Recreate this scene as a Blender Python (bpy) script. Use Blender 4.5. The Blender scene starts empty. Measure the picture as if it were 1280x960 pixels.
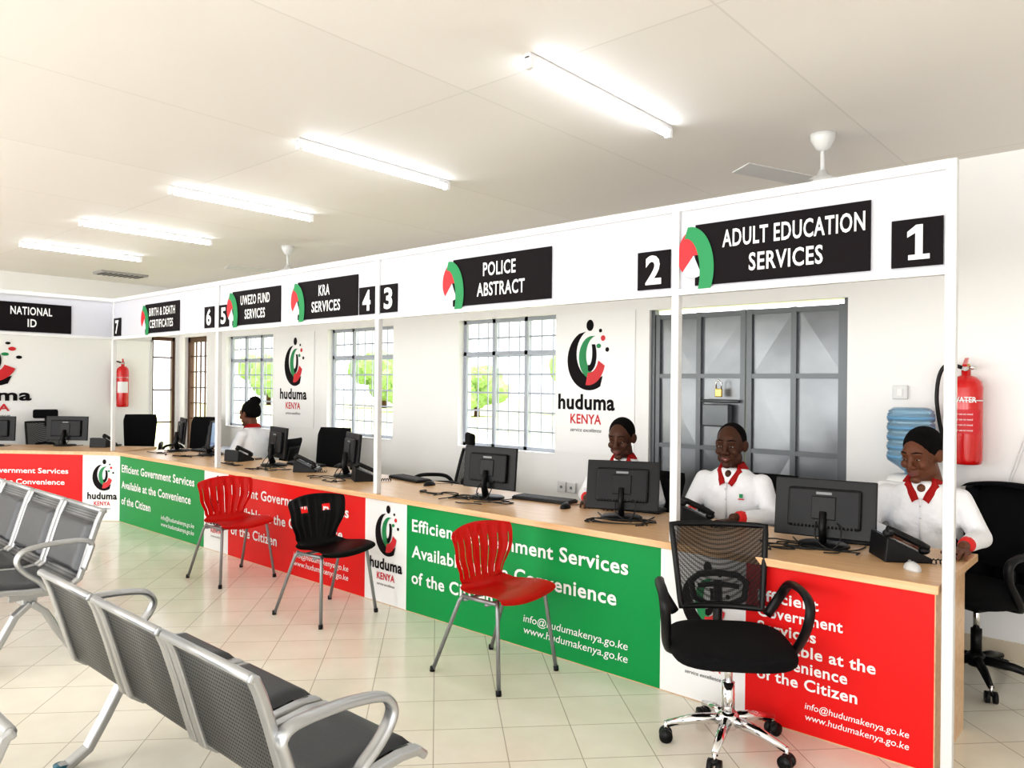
import bpy, bmesh, math, random
from math import sin, cos, pi, radians, sqrt
from mathutils import Vector, Matrix, Euler
random.seed(7)
scene = bpy.context.scene
COL = scene.collection

# ------------------------------------------------------------------ materials
_m = {}
def mat(name, col, rough=.5, metal=0., noise=0., nscale=8., bump=0., bscale=60., emis=None, estr=0., trans=0., alpha=1., coat=0., spec=None, bdist=.01):
    if name in _m: return _m[name]
    m = bpy.data.materials.new(name); m.use_nodes = True
    nt = m.node_tree; n = nt.nodes; b = n['Principled BSDF']
    b.inputs['Base Color'].default_value = (*col, 1); b.inputs['Roughness'].default_value = rough
    b.inputs['Metallic'].default_value = metal
    if spec is not None: b.inputs['Specular IOR Level'].default_value = spec
    if trans: b.inputs['Transmission Weight'].default_value = trans
    if coat: b.inputs['Coat Weight'].default_value = coat
    b.inputs['Alpha'].default_value = alpha
    if emis: b.inputs['Emission Color'].default_value = (*emis, 1); b.inputs['Emission Strength'].default_value = estr
    tc = n.new('ShaderNodeTexCoord')
    if noise:
        nz = n.new('ShaderNodeTexNoise'); nz.inputs['Scale'].default_value = nscale; nz.inputs['Detail'].default_value = 4
        nt.links.new(tc.outputs['Object'], nz.inputs['Vector'])
        mx = n.new('ShaderNodeMix'); mx.data_type = 'RGBA'
        mx.inputs[6].default_value = (*[c*(1-noise) for c in col], 1); mx.inputs[7].default_value = (*[min(1, c*(1+noise)) for c in col], 1)
        nt.links.new(nz.outputs['Fac'], mx.inputs[0]); nt.links.new(mx.outputs[2], b.inputs['Base Color'])
    if bump:
        nz = n.new('ShaderNodeTexNoise'); nz.inputs['Scale'].default_value = bscale; nz.inputs['Detail'].default_value = 3
        nt.links.new(tc.outputs['Object'], nz.inputs['Vector'])
        bp = n.new('ShaderNodeBump'); bp.inputs['Strength'].default_value = bump; bp.inputs['Distance'].default_value = bdist
        nt.links.new(nz.outputs['Fac'], bp.inputs['Height']); nt.links.new(bp.outputs[0], b.inputs['Normal'])
    _m[name] = m; return m

def floor_mat():
    m = mat('floor_tiles', (.8,.77,.68), .3); nt = m.node_tree; n = nt.nodes; b = n['Principled BSDF']
    tc = n.new('ShaderNodeTexCoord'); mp = n.new('ShaderNodeMapping'); mp.inputs['Rotation'].default_value[2] = radians(43)
    br = n.new('ShaderNodeTexBrick'); br.offset = 0; br.squash = 1
    br.inputs['Scale'].default_value = 1; br.inputs['Brick Width'].default_value = .3; br.inputs['Row Height'].default_value = .3
    br.inputs['Mortar Size'].default_value = .0028; br.inputs['Mortar Smooth'].default_value = .4
    br.inputs['Color1'].default_value = (.88,.84,.74,1); br.inputs['Color2'].default_value = (.84,.80,.69,1); br.inputs['Mortar'].default_value = (.50,.45,.37,1)
    nz = n.new('ShaderNodeTexNoise'); nz.inputs['Scale'].default_value = 5; nz.inputs['Detail'].default_value = 6
    mx = n.new('ShaderNodeMix'); mx.data_type = 'RGBA'; mx.blend_type = 'MULTIPLY'; mx.inputs[0].default_value = .3
    cr = n.new('ShaderNodeValToRGB'); cr.color_ramp.elements[0].color = (.78,.75,.71,1); cr.color_ramp.elements[0].position = .3; cr.color_ramp.elements[1].color = (1,1,1,1); cr.color_ramp.elements[1].position = .65
    L = nt.links.new
    L(tc.outputs['Object'], mp.inputs[0]); L(mp.outputs[0], br.inputs['Vector']); L(tc.outputs['Object'], nz.inputs['Vector'])
    L(nz.outputs['Fac'], cr.inputs[0]); L(br.outputs['Color'], mx.inputs[6]); L(cr.outputs[0], mx.inputs[7]); L(mx.outputs[2], b.inputs['Base Color'])
    b.inputs['Roughness'].default_value = .16
    return m
def ceil_mat():
    m = mat('ceiling_board', (.8,.78,.75), .7); nt = m.node_tree; n = nt.nodes; b = n['Principled BSDF']
    tc = n.new('ShaderNodeTexCoord'); br = n.new('ShaderNodeTexBrick'); br.offset = 0
    br.inputs['Scale'].default_value = 1; br.inputs['Brick Width'].default_value = 1.22; br.inputs['Row Height'].default_value = 2.44
    br.inputs['Mortar Size'].default_value = .008; br.inputs['Mortar Smooth'].default_value = 1
    br.inputs['Color1'].default_value = (.80,.77,.735,1); br.inputs['Color2'].default_value = (.77,.74,.705,1); br.inputs['Mortar'].default_value = (.68,.655,.62,1)
    nz = n.new('ShaderNodeTexNoise'); nz.inputs['Scale'].default_value = 1.3; nz.inputs['Detail'].default_value = 3
    bp = n.new('ShaderNodeBump'); bp.inputs['Strength'].default_value = .25; bp.inputs['Distance'].default_value = .06
    L = nt.links.new
    L(tc.outputs['Object'], br.inputs['Vector']); L(tc.outputs['Object'], nz.inputs['Vector']); L(nz.outputs['Fac'], bp.inputs['Height']); L(bp.outputs[0], b.inputs['Normal'])
    L(br.outputs['Color'], b.inputs['Base Color'])
    return m
def perf_mat():
    m = mat('perforated_steel', (.36,.37,.38), .38, .6); nt = m.node_tree; n = nt.nodes; b = n['Principled BSDF']
    tc = n.new('ShaderNodeTexCoord'); mp = n.new('ShaderNodeMapping'); mp.inputs['Scale'].default_value = (75, 0, 75)
    fr = n.new('ShaderNodeVectorMath'); fr.operation = 'FRACTION'; sb = n.new('ShaderNodeVectorMath'); sb.operation = 'SUBTRACT'; sb.inputs[1].default_value = (.5, 0, .5)
    ln = n.new('ShaderNodeVectorMath'); ln.operation = 'LENGTH'
    cr = n.new('ShaderNodeValToRGB'); cr.color_ramp.elements[0].position = .24; cr.color_ramp.elements[0].color = (.05,.05,.055,1)
    cr.color_ramp.elements[1].position = .32; cr.color_ramp.elements[1].color = (.38,.39,.40,1)
    L = nt.links.new; L(tc.outputs['Object'], mp.inputs[0]); L(mp.outputs[0], fr.inputs[0]); L(fr.outputs[0], sb.inputs[0]); L(sb.outputs[0], ln.inputs[0]); L(ln.outputs['Value'], cr.inputs[0]); L(cr.outputs[0], b.inputs['Base Color'])
    return m
def mesh_mat():
    m = mat('chair_mesh_fabric', (.012,.012,.013), .8, spec=.2); nt = m.node_tree; n = nt.nodes; b = n['Principled BSDF']
    tr = n.new('ShaderNodeBsdfTransparent'); mx = n.new('ShaderNodeMixShader'); out = n['Material Output']
    tc = n.new('ShaderNodeTexCoord'); w = n.new('ShaderNodeTexVoronoi'); w.inputs['Scale'].default_value = 170; w.inputs['Randomness'].default_value = 0
    cr = n.new('ShaderNodeValToRGB'); cr.color_ramp.elements[0].position = .3; cr.color_ramp.elements[0].color = (.45,.45,.45,1); cr.color_ramp.elements[1].position = .5; cr.color_ramp.elements[1].color = (.9,.9,.9,1)
    L = nt.links.new; L(tc.outputs['Object'], w.inputs['Vector']); L(w.outputs['Distance'], cr.inputs[0]); L(cr.outputs[0], mx.inputs[0])
    L(tr.outputs[0], mx.inputs[1]); L(b.outputs[0], mx.inputs[2]); L(mx.outputs[0], out.inputs[0])
    return m
def wood_mat():
    m = mat('desk_wood', (.72,.5,.3), .3); nt = m.node_tree; n = nt.nodes; b = n['Principled BSDF']
    tc = n.new('ShaderNodeTexCoord'); mp = n.new('ShaderNodeMapping'); mp.inputs['Scale'].default_value = (1.2,14,14)
    nz = n.new('ShaderNodeTexNoise'); nz.inputs['Scale'].default_value = 3; nz.inputs['Detail'].default_value = 5
    cr = n.new('ShaderNodeValToRGB'); cr.color_ramp.elements[0].position = .3; cr.color_ramp.elements[0].color = (.62,.38,.20,1); cr.color_ramp.elements[1].position = .7; cr.color_ramp.elements[1].color = (.76,.51,.30,1)
    L = nt.links.new; L(tc.outputs['Object'], mp.inputs[0]); L(mp.outputs[0], nz.inputs['Vector']); L(nz.outputs['Fac'], cr.inputs[0]); L(cr.outputs[0], b.inputs['Base Color'])
    return m

M_floor = floor_mat(); M_ceil = ceil_mat(); M_perf = perf_mat(); M_mesh = mesh_mat(); M_wood = wood_mat()
M_wall = mat('wall_paint', (.89,.885,.88), .6, noise=.02, nscale=2)
M_wallw = mat('white_board', (.91,.91,.91), .45)
M_trim = mat('skirting_tile', (.70,.62,.50), .4, noise=.08)
M_alu = mat('white_aluminium', (.72,.72,.72), .35)
M_panel = mat('sign_panel_white', (.60,.60,.65), .5)
M_black = mat('sign_black', (.008,.005,.007), .6, spec=.15)
M_white = mat('print_white', (.84,.84,.84), .5)
M_red = mat('print_red', (.70,.010,.010), .42, spec=.3)
M_green = mat('print_green', (.004,.28,.070), .42, spec=.3)
M_lred = mat('logo_red', (.62,.02,.03), .5)
M_lgreen = mat('logo_green', (.01,.25,.08), .5)
M_steel = mat('grey_steel', (.22,.23,.245), .30, .6, noise=.35, nscale=2.5, bump=.4, bscale=3)
M_steelf = mat('grey_steel_frame', (.14,.15,.16), .4, .5)
M_silver = mat('silver_cast', (.46,.47,.48), .32, .75, noise=.05)
M_chrome = mat('chrome', (.75,.75,.76), .1, 1.)
M_leg = mat('grey_leg_tube', (.30,.31,.32), .35, .6)
M_pad = mat('black_vinyl_pad', (.030,.032,.037), .36, bump=.1, bscale=200)
M_plast = mat('black_plastic', (.007,.007,.008), .4, spec=.3)
M_plast2 = mat('dark_grey_plastic', (.008,.008,.010), .45, spec=.3)
M_fabric = mat('black_fabric', (.006,.006,.007), .9, bump=.3, bscale=300, spec=.2)
M_redpl = mat('red_plastic', (.78,.012,.010), .28, coat=.3)
M_blkpl = mat('black_shell_plastic', (.009,.009,.011), .35, coat=.1, spec=.35)
M_grey = mat('grey_plastic', (.22,.23,.24), .4)
M_lgrey = mat('light_grey_plastic', (.6,.6,.6), .45)
M_key = mat('key_caps', (.05,.05,.055), .5)
M_lcd = mat('lcd', (.10,.13,.14), .15)
M_scr = mat('screen_glass', (.02,.03,.05), .1, emis=(.25,.4,.6), estr=.6)
M_tube = mat('tube_glow', (1,1,1), .5, emis=(.86,.93,1.), estr=17.)
M_frame = mat('window_steel', (.40,.43,.49), .45)
M_brown = mat('brown_door_frame', (.10,.045,.025), .45)
M_ext = mat('extinguisher_red', (.62,.008,.008), .22, coat=.5)
M_brass = mat('brass', (.55,.38,.12), .3, 1.)
M_rubber = mat('black_rubber', (.01,.01,.01), .6)
M_bottle = mat('blue_bottle', (.50,.78,.97), .12, trans=.7)
M_bottle2 = mat('blue_bottle_rib', (.25,.55,.85), .2, trans=.4)
M_shirt = mat('white_shirt', (.84,.84,.86), .8, bump=.8, bscale=9, bdist=.03)
M_shred = mat('red_trim', (.66,.02,.02), .7)
M_trou = mat('dark_trousers', (.012,.012,.016), .85, spec=.2)
M_shoe = mat('black_shoe', (.01,.01,.01), .3)
M_hair = mat('black_hair', (.005,.004,.004), .9, bump=.8, bscale=160, spec=.15)
M_eye = mat('eye_white', (.42,.38,.35), .25)
M_iris = mat('eye_iris', (.01,.006,.004), .1)
M_lip = mat('lips', (.17,.05,.045), .45)
M_teeth = mat('teeth', (.5,.48,.44), .4)
M_teal = mat('foot_cap', (.03,.14,.20), .4)
M_grass = mat('dry_grass', (.58,.60,.30), .9, noise=.25, nscale=.4)
M_leaf = mat('foliage', (.28,.42,.16), .9, noise=.35, nscale=2)
M_vent = mat('vent_grey', (.38,.37,.36), .5)

# ------------------------------------------------------------------ builder
class B:
    def __init__(s): s.bm = bmesh.new(); s.mats = []
    def mi(s, m):
        if m not in s.mats: s.mats.append(m)
        return s.mats.index(m)
    def merge(s, t, m, smooth=False, M=None):
        i = s.mi(m) if m else None
        if M is not None: t.transform(M)
        for f in t.faces:
            if i is not None: f.material_index = i
            f.smooth = smooth
        me = bpy.data.meshes.new('t'); t.to_mesh(me); t.free(); s.bm.from_mesh(me); bpy.data.meshes.remove(me)
    def box(s, c, d, m, rot=None, bev=0., seg=2, smooth=False):
        t = bmesh.new(); bmesh.ops.create_cube(t, size=1)
        t.transform(Matrix.Diagonal((*d, 1)))
        if bev: bmesh.ops.bevel(t, geom=t.edges[:], offset=bev, segments=seg, affect='EDGES', profile=.5)
        M = Matrix.Translation(c)
        if rot is not None: M = M @ (rot.to_4x4() if isinstance(rot, Matrix) else Euler(rot).to_matrix().to_4x4())
        s.merge(t, m, smooth or (bev > 0 and seg > 2), M)
    def bx(s, a, b, m, bev=0.):
        a = Vector(a); b = Vector(b); s.box((a+b)/2, [abs(x) for x in (b-a)], m, bev=bev)
    def ell(s, c, r, m, rot=None, u=16, v=10):
        t = bmesh.new(); bmesh.ops.create_uvsphere(t, u_segments=u, v_segments=v, radius=1)
        M = Matrix.Translation(c)
        if rot is not None: M = M @ Euler(rot).to_matrix().to_4x4()
        s.merge(t, m, True, M @ Matrix.Diagonal((*r, 1)))
    def tube(s, pts, rad, m, seg=8, flat=1., up=None, close=False, smooth=True):
        pts = [Vector(p) for p in pts]; n = len(pts)
        if not isinstance(rad, (list, tuple)): rad = [rad]*n
        t = bmesh.new(); rings = []
        ref = Vector(up) if up else None
        for i, p in enumerate(pts):
            if close: d = pts[(i+1) % n]-pts[i-1]
            else: d = pts[min(i+1, n-1)]-pts[max(i-1, 0)]
            d.normalize()
            if ref is None:
                ref = Vector((0, 0, 1)) if abs(d.z) < .9 else Vector((1, 0, 0))
            x = ref.cross(d)
            if x.length < 1e-4: x = Vector((1, 0, 0)).cross(d)
            x.normalize(); y = d.cross(x)
            if not up: ref = y.copy()
            rings.append([t.verts.new(p + x*cos(2*pi*k/seg)*rad[i] + y*sin(2*pi*k/seg)*rad[i]*flat) for k in range(seg)])
        rr = list(zip(rings, rings[1:])) + ([(rings[-1], rings[0])] if close else [])
        for a, b in rr:
            for k in range(seg): t.faces.new((a[k], a[(k+1) % seg], b[(k+1) % seg], b[k]))
        if not close: t.faces.new(rings[0][::-1]); t.faces.new(rings[-1])
        s.merge(t, m, smooth)
    def cap(s, a, b, r0, r1, m, seg=14):
        a = Vector(a); b = Vector(b)
        s.tube([a, b], [r0, r1], m, seg); s.ell(a, (r0,)*3, m, u=seg, v=8); s.ell(b, (r1,)*3, m, u=seg, v=8)
    def cyl(s, a, b, r, m, seg=16): s.tube([a, b], r, m, seg)
    def lathe(s, prof, m, c=(0, 0, 0), seg=24, rot=None, smooth=True):
        t = bmesh.new(); rings = []
        for r, z in prof: rings.append([t.verts.new((max(r, 1e-4)*cos(2*pi*k/seg), max(r, 1e-4)*sin(2*pi*k/seg), z)) for k in range(seg)])
        for a, b in zip(rings, rings[1:]):
            for k in range(seg): t.faces.new((a[k], a[(k+1) % seg], b[(k+1) % seg], b[k]))
        t.faces.new(rings[0][::-1]); t.faces.new(rings[-1])
        M = Matrix.Translation(c)
        if rot: M = M @ Euler(rot).to_matrix().to_4x4()
        s.merge(t, m, smooth, M)
    def loft(s, secs, m, seg=24):
        t = bmesh.new(); rings = []
        for c, rx, ry in secs: rings.append([t.verts.new((c[0]+rx*cos(2*pi*k/seg), c[1]+ry*sin(2*pi*k/seg), c[2])) for k in range(seg)])
        for a, b in zip(rings, rings[1:]):
            for k in range(seg): t.faces.new((a[k], a[(k+1) % seg], b[(k+1) % seg], b[k]))
        t.faces.new(rings[0][::-1]); t.faces.new(rings[-1]); s.merge(t, m, True)
    def grid(s, fn, nu, nv, m, thick=0., skip=None, smooth=True):
        t = bmesh.new(); V = [[t.verts.new(fn(i/nu, j/nv)) for i in range(nu+1)] for j in range(nv+1)]
        for j in range(nv):
            for i in range(nu):
                if skip and skip(i, j): continue
                t.faces.new((V[j][i], V[j][i+1], V[j+1][i+1], V[j+1][i]))
        for v in [v for v in t.verts if not v.link_faces]: t.verts.remove(v)
        if thick:
            bmesh.ops.solidify(t, geom=t.faces[:], thickness=thick)
        s.merge(t, m, smooth)
    def sweep(s, prof, x, w, th, m):
        """flat bar swept along (y,z) profile, width w in x"""
        pts = [Vector((0, p[0], p[1])) for p in prof]; t = bmesh.new(); R = []
        for i, p in enumerate(pts):
            d = (pts[min(i+1, len(pts)-1)]-pts[max(i-1, 0)]).normalized(); nrm = Vector((0, -d.z, d.y))
            R.append([t.verts.new(p+nrm*b*th/2+Vector((x+a*w/2, 0, 0))) for a, b in ((-1, -1), (1, -1), (1, 1), (-1, 1))])
        for a, b in zip(R, R[1:]):
            for k in range(4): t.faces.new((a[k], a[(k+1) % 4], b[(k+1) % 4], b[k]))
        t.faces.new(R[0][::-1]); t.faces.new(R[-1])
        bmesh.ops.recalc_face_normals(t, faces=t.faces[:])
        es = [e for e in t.edges if len(e.link_faces) == 2 and e.calc_face_angle(0) > 1.0]
        bmesh.ops.bevel(t, geom=es, offset=min(w, th)*.25, segments=2, affect='EDGES', profile=.5)
        s.merge(t, m, False)
    def mesh(s, me, mats, M=None, smooth=True):
        t = bmesh.new(); t.from_mesh(me)
        ids = [s.mi(k) for k in mats]
        for f in t.faces: f.material_index = ids[min(f.material_index, len(ids)-1)]
        if M is not None: t.transform(M)
        for f in t.faces: f.smooth = smooth
        m2 = bpy.data.meshes.new('t'); t.to_mesh(m2); t.free(); s.bm.from_mesh(m2); bpy.data.meshes.remove(m2)
    # flat drawing on a frame (O,R,U)
    def fpt(s, fr, u, v, n=0.): O, R, U = fr; return O+R*u+U*v+R.cross(U)*n
    def poly(s, fr, pts, m, n=.003):
        t = bmesh.new(); t.faces.new([t.verts.new(s.fpt(fr, u, v, n)) for u, v in pts]); s.merge(t, m)
    def rect(s, fr, u0, v0, u1, v1, m, n=.003): s.poly(fr, [(u0, v0), (u1, v0), (u1, v1), (u0, v1)], m, n)
    def slab(s, fr, u0, v0, u1, v1, m, n0, n1):
        O, R, U = fr; N = R.cross(U); t = bmesh.new(); bmesh.ops.create_cube(t, size=1)
        Mx = Matrix((R, U, N)).transposed().to_4x4()
        c = s.fpt(fr, (u0+u1)/2, (v0+v1)/2, (n0+n1)/2)
        s.merge(t, m, False, Matrix.Translation(c) @ Mx @ Matrix.Diagonal((u1-u0, v1-v0, n1-n0, 1)))
    def arc(s, fr, c0, r0, c1, r1, a0, a1, m, n=.004, k=20):
        t = bmesh.new(); A = []
        for i in range(k+1):
            a = radians(a0+(a1-a0)*i/k)
            A.append((t.verts.new(s.fpt(fr, c0[0]+r0[0]*cos(a), c0[1]+r0[1]*sin(a), n)), t.verts.new(s.fpt(fr, c1[0]+r1[0]*cos(a), c1[1]+r1[1]*sin(a), n))))
        for p, q in zip(A, A[1:]):
            try: t.faces.new((p[0], q[0], q[1], p[1]))
            except ValueError: pass
        s.merge(t, m)
    def disc(s, fr, c, rx, ry, m, n=.004, k=16): s.poly(fr, [(c[0]+rx*cos(2*pi*i/k), c[1]+ry*sin(2*pi*i/k)) for i in range(k)], m, n)
    def text(s, fr, body, m, u0, u1, base, caph, n=.005, bold=.02, shear=0., sp=1.):
        t, x0, x1 = text_mesh(body, bold, sp)
        O, R, U = fr; N = R.cross(U)
        me = t; bmx = bmesh.new(); bmx.from_mesh(me)
        sx = (u1-u0)/(x1-x0); sy = caph/CAPH
        for v in bmx.verts:
            u = u0+(v.co.x-x0)*sx+shear*v.co.y*sy; w = base+v.co.y*sy
            v.co = O+R*u+U*w+N*n
        s.merge(bmx, m)
    def build(s, name, loc=(0, 0, 0), rz=0.):
        me = bpy.data.meshes.new(name); s.bm.to_mesh(me); s.bm.free()
        for m in s.mats: me.materials.append(m)
        o = bpy.data.objects.new(name, me); o.location = loc; o.rotation_euler = (0, 0, rz); COL.objects.link(o); return o

_tc = {}
def text_mesh(body, bold, sp=1.):
    k = (body, bold, sp)
    if k in _tc: return _tc[k]
    c = bpy.data.curves.new('txt', 'FONT'); c.body = body; c.size = 1; c.offset = bold; c.resolution_u = 3; c.space_character = sp
    o = bpy.data.objects.new('txt', c); COL.objects.link(o)
    dg = bpy.context.evaluated_depsgraph_get()
    me = bpy.data.meshes.new_from_object(o.evaluated_get(dg))
    bpy.data.objects.remove(o)
    xs = [v.co.x for v in me.vertices]
    _tc[k] = (me, min(xs), max(xs)); return _tc[k]
CAPH = 1.
_h = text_mesh('H', 0.02)[0]; CAPH = max(v.co.y for v in _h.vertices)

def remesh(b, voxel, smooth):
    me = bpy.data.meshes.new('r'); b.bm.to_mesh(me); b.bm.free()
    o = bpy.data.objects.new('r', me); COL.objects.link(o)
    md = o.modifiers.new('r', 'REMESH'); md.mode = 'VOXEL'; md.voxel_size = voxel
    sm = o.modifiers.new('s', 'SMOOTH'); sm.iterations = smooth; sm.factor = .5
    dg = bpy.context.evaluated_depsgraph_get(); dg.update()
    r = bpy.data.meshes.new_from_object(o.evaluated_get(dg)); bpy.data.objects.remove(o); return r

FY = lambda y, x=0., z=0.: (Vector((x, y, z)), Vector((1, 0, 0)), Vector((0, 0, 1)))   # faces -Y
FX = lambda x, y=0., z=0.: (Vector((x, y, z)), Vector((0, 1, 0)), Vector((0, 0, 1)))   # faces +X

# ------------------------------------------------------------------ room
YC, YB, ZC, XE = 3.311, 5.006, 2.836, -10.8
b = B(); b.bx((-12, -3, -.1), (3.5, 5.2, 0), M_floor); b.build('floor')
b = B(); b.bx((-11, -3, ZC), (3.5, 5.2, ZC+.12), M_ceil); b.build('ceiling')
T = .17
wins = [(-9.44, -8.30), (-7.17, -6.03), (-5.077, -3.921)]
WB, WT = .923, 2.10
b = B()
ops = [(-10.62, -9.98, 0, 2.13)]+[(a, c, WB, WT) for a, c in wins]+[(-3.018, -1.573, 0, 2.08)]
x = XE-.2
for a, c, z0, z1 in ops:
    b.bx((x, YB, 0), (a, YB+T, ZC), M_wall)
    if z0 > 0: b.bx((a, YB, 0), (c, YB+T, z0), M_wall)
    b.bx((a, YB, z1), (c, YB+T, ZC), M_wall); x = c
b.bx((x, YB, 0), (3.5, YB+T, ZC), M_wall); b.build('wall_back')
b = B(); b.bx((XE-T, -3, 0), (XE, 4.62, ZC), M_wall); b.bx((XE-T, 4.62, 2.13), (XE, YB, ZC), M_wall); b.bx((XE-T, 4.96, 0), (XE, YB, 2.13), M_wall); b.build('wall_end')
b = B(); b.bx((3.33, -3, 0), (3.5, YB, ZC), M_wall); b.build('wall_right')
b = B()
for x0, x1 in ((-9.9, -3.1), (-1.5, 3.3)): b.bx((x0, YB-.012, 0), (x1, YB, .10), M_trim)
b.build('baseboard_back')
# windows
for i, (a, c) in enumerate(wins):
    b = B(); y0, y1 = YB+.07, YB+.10
    f = .035
    b.bx((a, y0, WB), (a+f, y1, WT), M_frame); b.bx((c-f, y0, WB), (c, y1, WT), M_frame)
    b.bx((a, y0, WB), (c, y1, WB+f), M_frame); b.bx((a, y0, WT-f), (c, y1, WT), M_frame)
    w = c-a
    for k in (1, 2): b.bx((a+w*k/3-.018, y0, WB), (a+w*k/3+.018, y1, WT), M_frame)
    b.bx((a, y0, WT-.33), (c, y1, WT-.295), M_frame)
    for k in range(1, 7):
        z = WB+(WT-WB)*k/7; b.bx((a, y1+.02, z-.008), (c, y1+.032, z+.008), M_frame)
    for k in range(1, 9):
        xx = a+w*k/9; b.bx((xx-.005, y1+.03, WB), (xx+.005, y1+.04, WT), M_frame)
    b.bx((a, YB+.0, WB-.015), (c, YB+.07, WB+.004), M_wallw)
    b.build('window_%d' % (i+1))
# metal double door
b = B(); gx0, gx1, gz = -3.018, -1.573, 2.045; gy = YB+.06
def leaf(x0, x1):
    w = x1-x0; b.bx((x0, gy+.012, 0.02), (x1, gy+.02, gz), M_steel)
    for xx in (x0+.02, x0+w*.5, x1-.02): b.bx((xx-.018, gy-.02, .02), (xx+.018, gy+.012, gz), M_steelf)
    zs = [.04, .55, 1.06, 1.58, gz-.02]
    for z in zs: b.bx((x0, gy-.018, z-.016), (x1, gy+.012, z+.016), M_steelf)
    for k in range(4):
        for j in range(2):
            a0, a1, c0, c1 = x0+.04+w*.5*j, x0+w*.5*(j+1)-.02, zs[k]+.016, zs[k+1]-.016
            t = bmesh.new(); o = random.uniform(.004, .014)*random.choice((-1, 1)); V = [t.verts.new(p) for p in ((a0, gy+.008, c0), (a1, gy+.008-abs(o), c0), (a1, gy+.008, c1), (a0, gy+.008-abs(o)*.5, c1))]
            if o > 0: t.faces.new((V[0], V[1], V[2])); t.faces.new((V[0], V[2], V[3]))
            else: t.faces.new((V[0], V[1], V[3])); t.faces.new((V[1], V[2], V[3]))
            b.merge(t, M_steel)
mid = (gx0+gx1)/2+.03
leaf(gx0+.03, mid-.004); leaf(mid+.004, gx1-.03)
for xx in (gx0, gx1-.03): b.bx((xx, gy-.03, 0), (xx+.03, gy+.03, 2.08), M_steelf)
b.box((-2.46, gy-.06, 1.30), (.20, .07, .16), M_steelf, bev=.01); b.cyl((-2.58, gy-.05, 1.40), (-2.30, gy-.05, 1.40), .012, M_steelf)
b.box((-2.44, gy-.075, 1.46), (.05, .025, .06), M_brass, bev=.006)
b.tube([(-2.46, gy-.075, 1.48), (-2.46, gy-.075, 1.53), (-2.44, gy-.075, 1.55), (-2.42, gy-.075, 1.53), (-2.42, gy-.075, 1.48)], .005, M_chrome)
b.build('door_1')
# brown glazed doors at the far corner
b = B()
for (x0, x1) in ((-10.62, -9.98),):
    y = YB+.05
    for xx in (x0, x1-.06): b.bx((xx, y, 0), (xx+.06, y+.06, 2.13), M_brown)
    b.bx((x0, y, 2.06), (x1, y+.06, 2.13), M_brown); b.bx((x0, y, 0), (x1, y+.06, .10), M_brown)
    for k in range(1, 9): z = .1+k*.22; b.bx((x0, y+.02, z-.008), (x1, y+.04, z+.008), M_brown)
    for k in range(1, 4): xx = x0+.06+k*.13; b.bx((xx-.006, y+.02, 0), (xx+.006, y+.04, 2.1), M_brown)
b.build('door_2')
b = B(); xx = XE-.08
for y0 in (4.62, 4.92): b.bx((xx, y0, 0), (xx+.06, y0+.035, 2.13), M_brown)
b.bx((xx, 4.62, 2.08), (xx+.06, 4.95, 2.13), M_brown)
for k in range(1, 5): z = k*.46; b.bx((xx+.02, 4.65, z-.01), (xx+.04, 4.93, z+.01), M_brown)
b.build('door_3')

# ------------------------------------------------------------------ logo & signs
def logo(b, fr, cu, base, s):
    P = lambda u, v: (cu+u*s, base+v*s)
    b.text(fr, 'huduma', M_black, cu-.275*s, cu+.275*s, base, .118*s, bold=.03, sp=1.06)
    b.text(fr, 'KENYA', M_lred, cu-.15*s, cu+.15*s, base-.115*s, .075*s, bold=.02, sp=1.05)
    b.text(fr, 'service excellence', M_black, cu-.15*s, cu+.15*s, base-.18*s, .03*s, bold=.0, shear=.2)
    R = lambda a, c: (a*s, c*s)
    b.arc(fr, P(.03, .39), R(.215, .24), P(.075, .44), R(.17, .20), 118, 300, M_black, .004)
    b.arc(fr, P(.055, .41), R(.125, .17), P(.10, .43), R(.10, .15), 95, 275, M_lgreen, .005)
    b.arc(fr, P(.02, .40), R(.165, .21), P(.03, .42), R(.09, .13), 262, 345, M_lred, .0055)
    b.arc(fr, P(.04, .43), R(.06, .13), P(.03, .45), R(.03, .10), 250, 400, M_black, .006)
    b.disc(fr, P(.035, .665), .035*s, .045*s, M_black)
    b.disc(fr, P(.16, .56), .022*s, .022*s, M_lred); b.disc(fr, P(.20, .47), .018*s, .018*s, M_black)
    b.disc(fr, P(.12, .50), .022*s, .018*s, M_lgreen); b.disc(fr, P(.135, .62), .015*s, .015*s, M_black)
def icon(b, fr, u0, v0, v1):
    h = v1-v0; w = h*.56; cu, cv = u0+w*.5, v0+h*.50
    b.arc(fr, (cu, cv), (w*.5, h*.42), (cu, cv), (0.001, .001), 0, 180, M_lred, .012)
    b.arc(fr, (cu, cv), (w*.5, h*.36), (cu, cv), (0.001, .001), 180, 225, M_lred, .012)
    b.arc(fr, (cu, cv), (w*.5, h*.36), (cu, cv), (0.001, .001), 225, 300, M_panel, .012)
    b.arc(fr, (cu-w*.12, v0+h*.28), (w*.75, h*.68), (cu-w*.25, v0+h*.22), (w*.45, h*.56), 95, -28, M_lgreen, .014)
def plate(name, fr, u0, u1, lines, iconon=True):
    v0, v1 = 1.985, 2.275
    b = B(); b.slab(fr, u0, v0, u1, v1, M_black, .0, .008)
    if iconon: icon(b, fr, u0-.09, v0-.005, v1+.005)
    for i, (t, a, c) in enumerate(lines):
        base = (2.155 if i == 0 else 2.035)
        b.text(fr, t, M_white, a, c, base, .078, n=.011, bold=.02, sp=1.08)
    return b.build(name)
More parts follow.
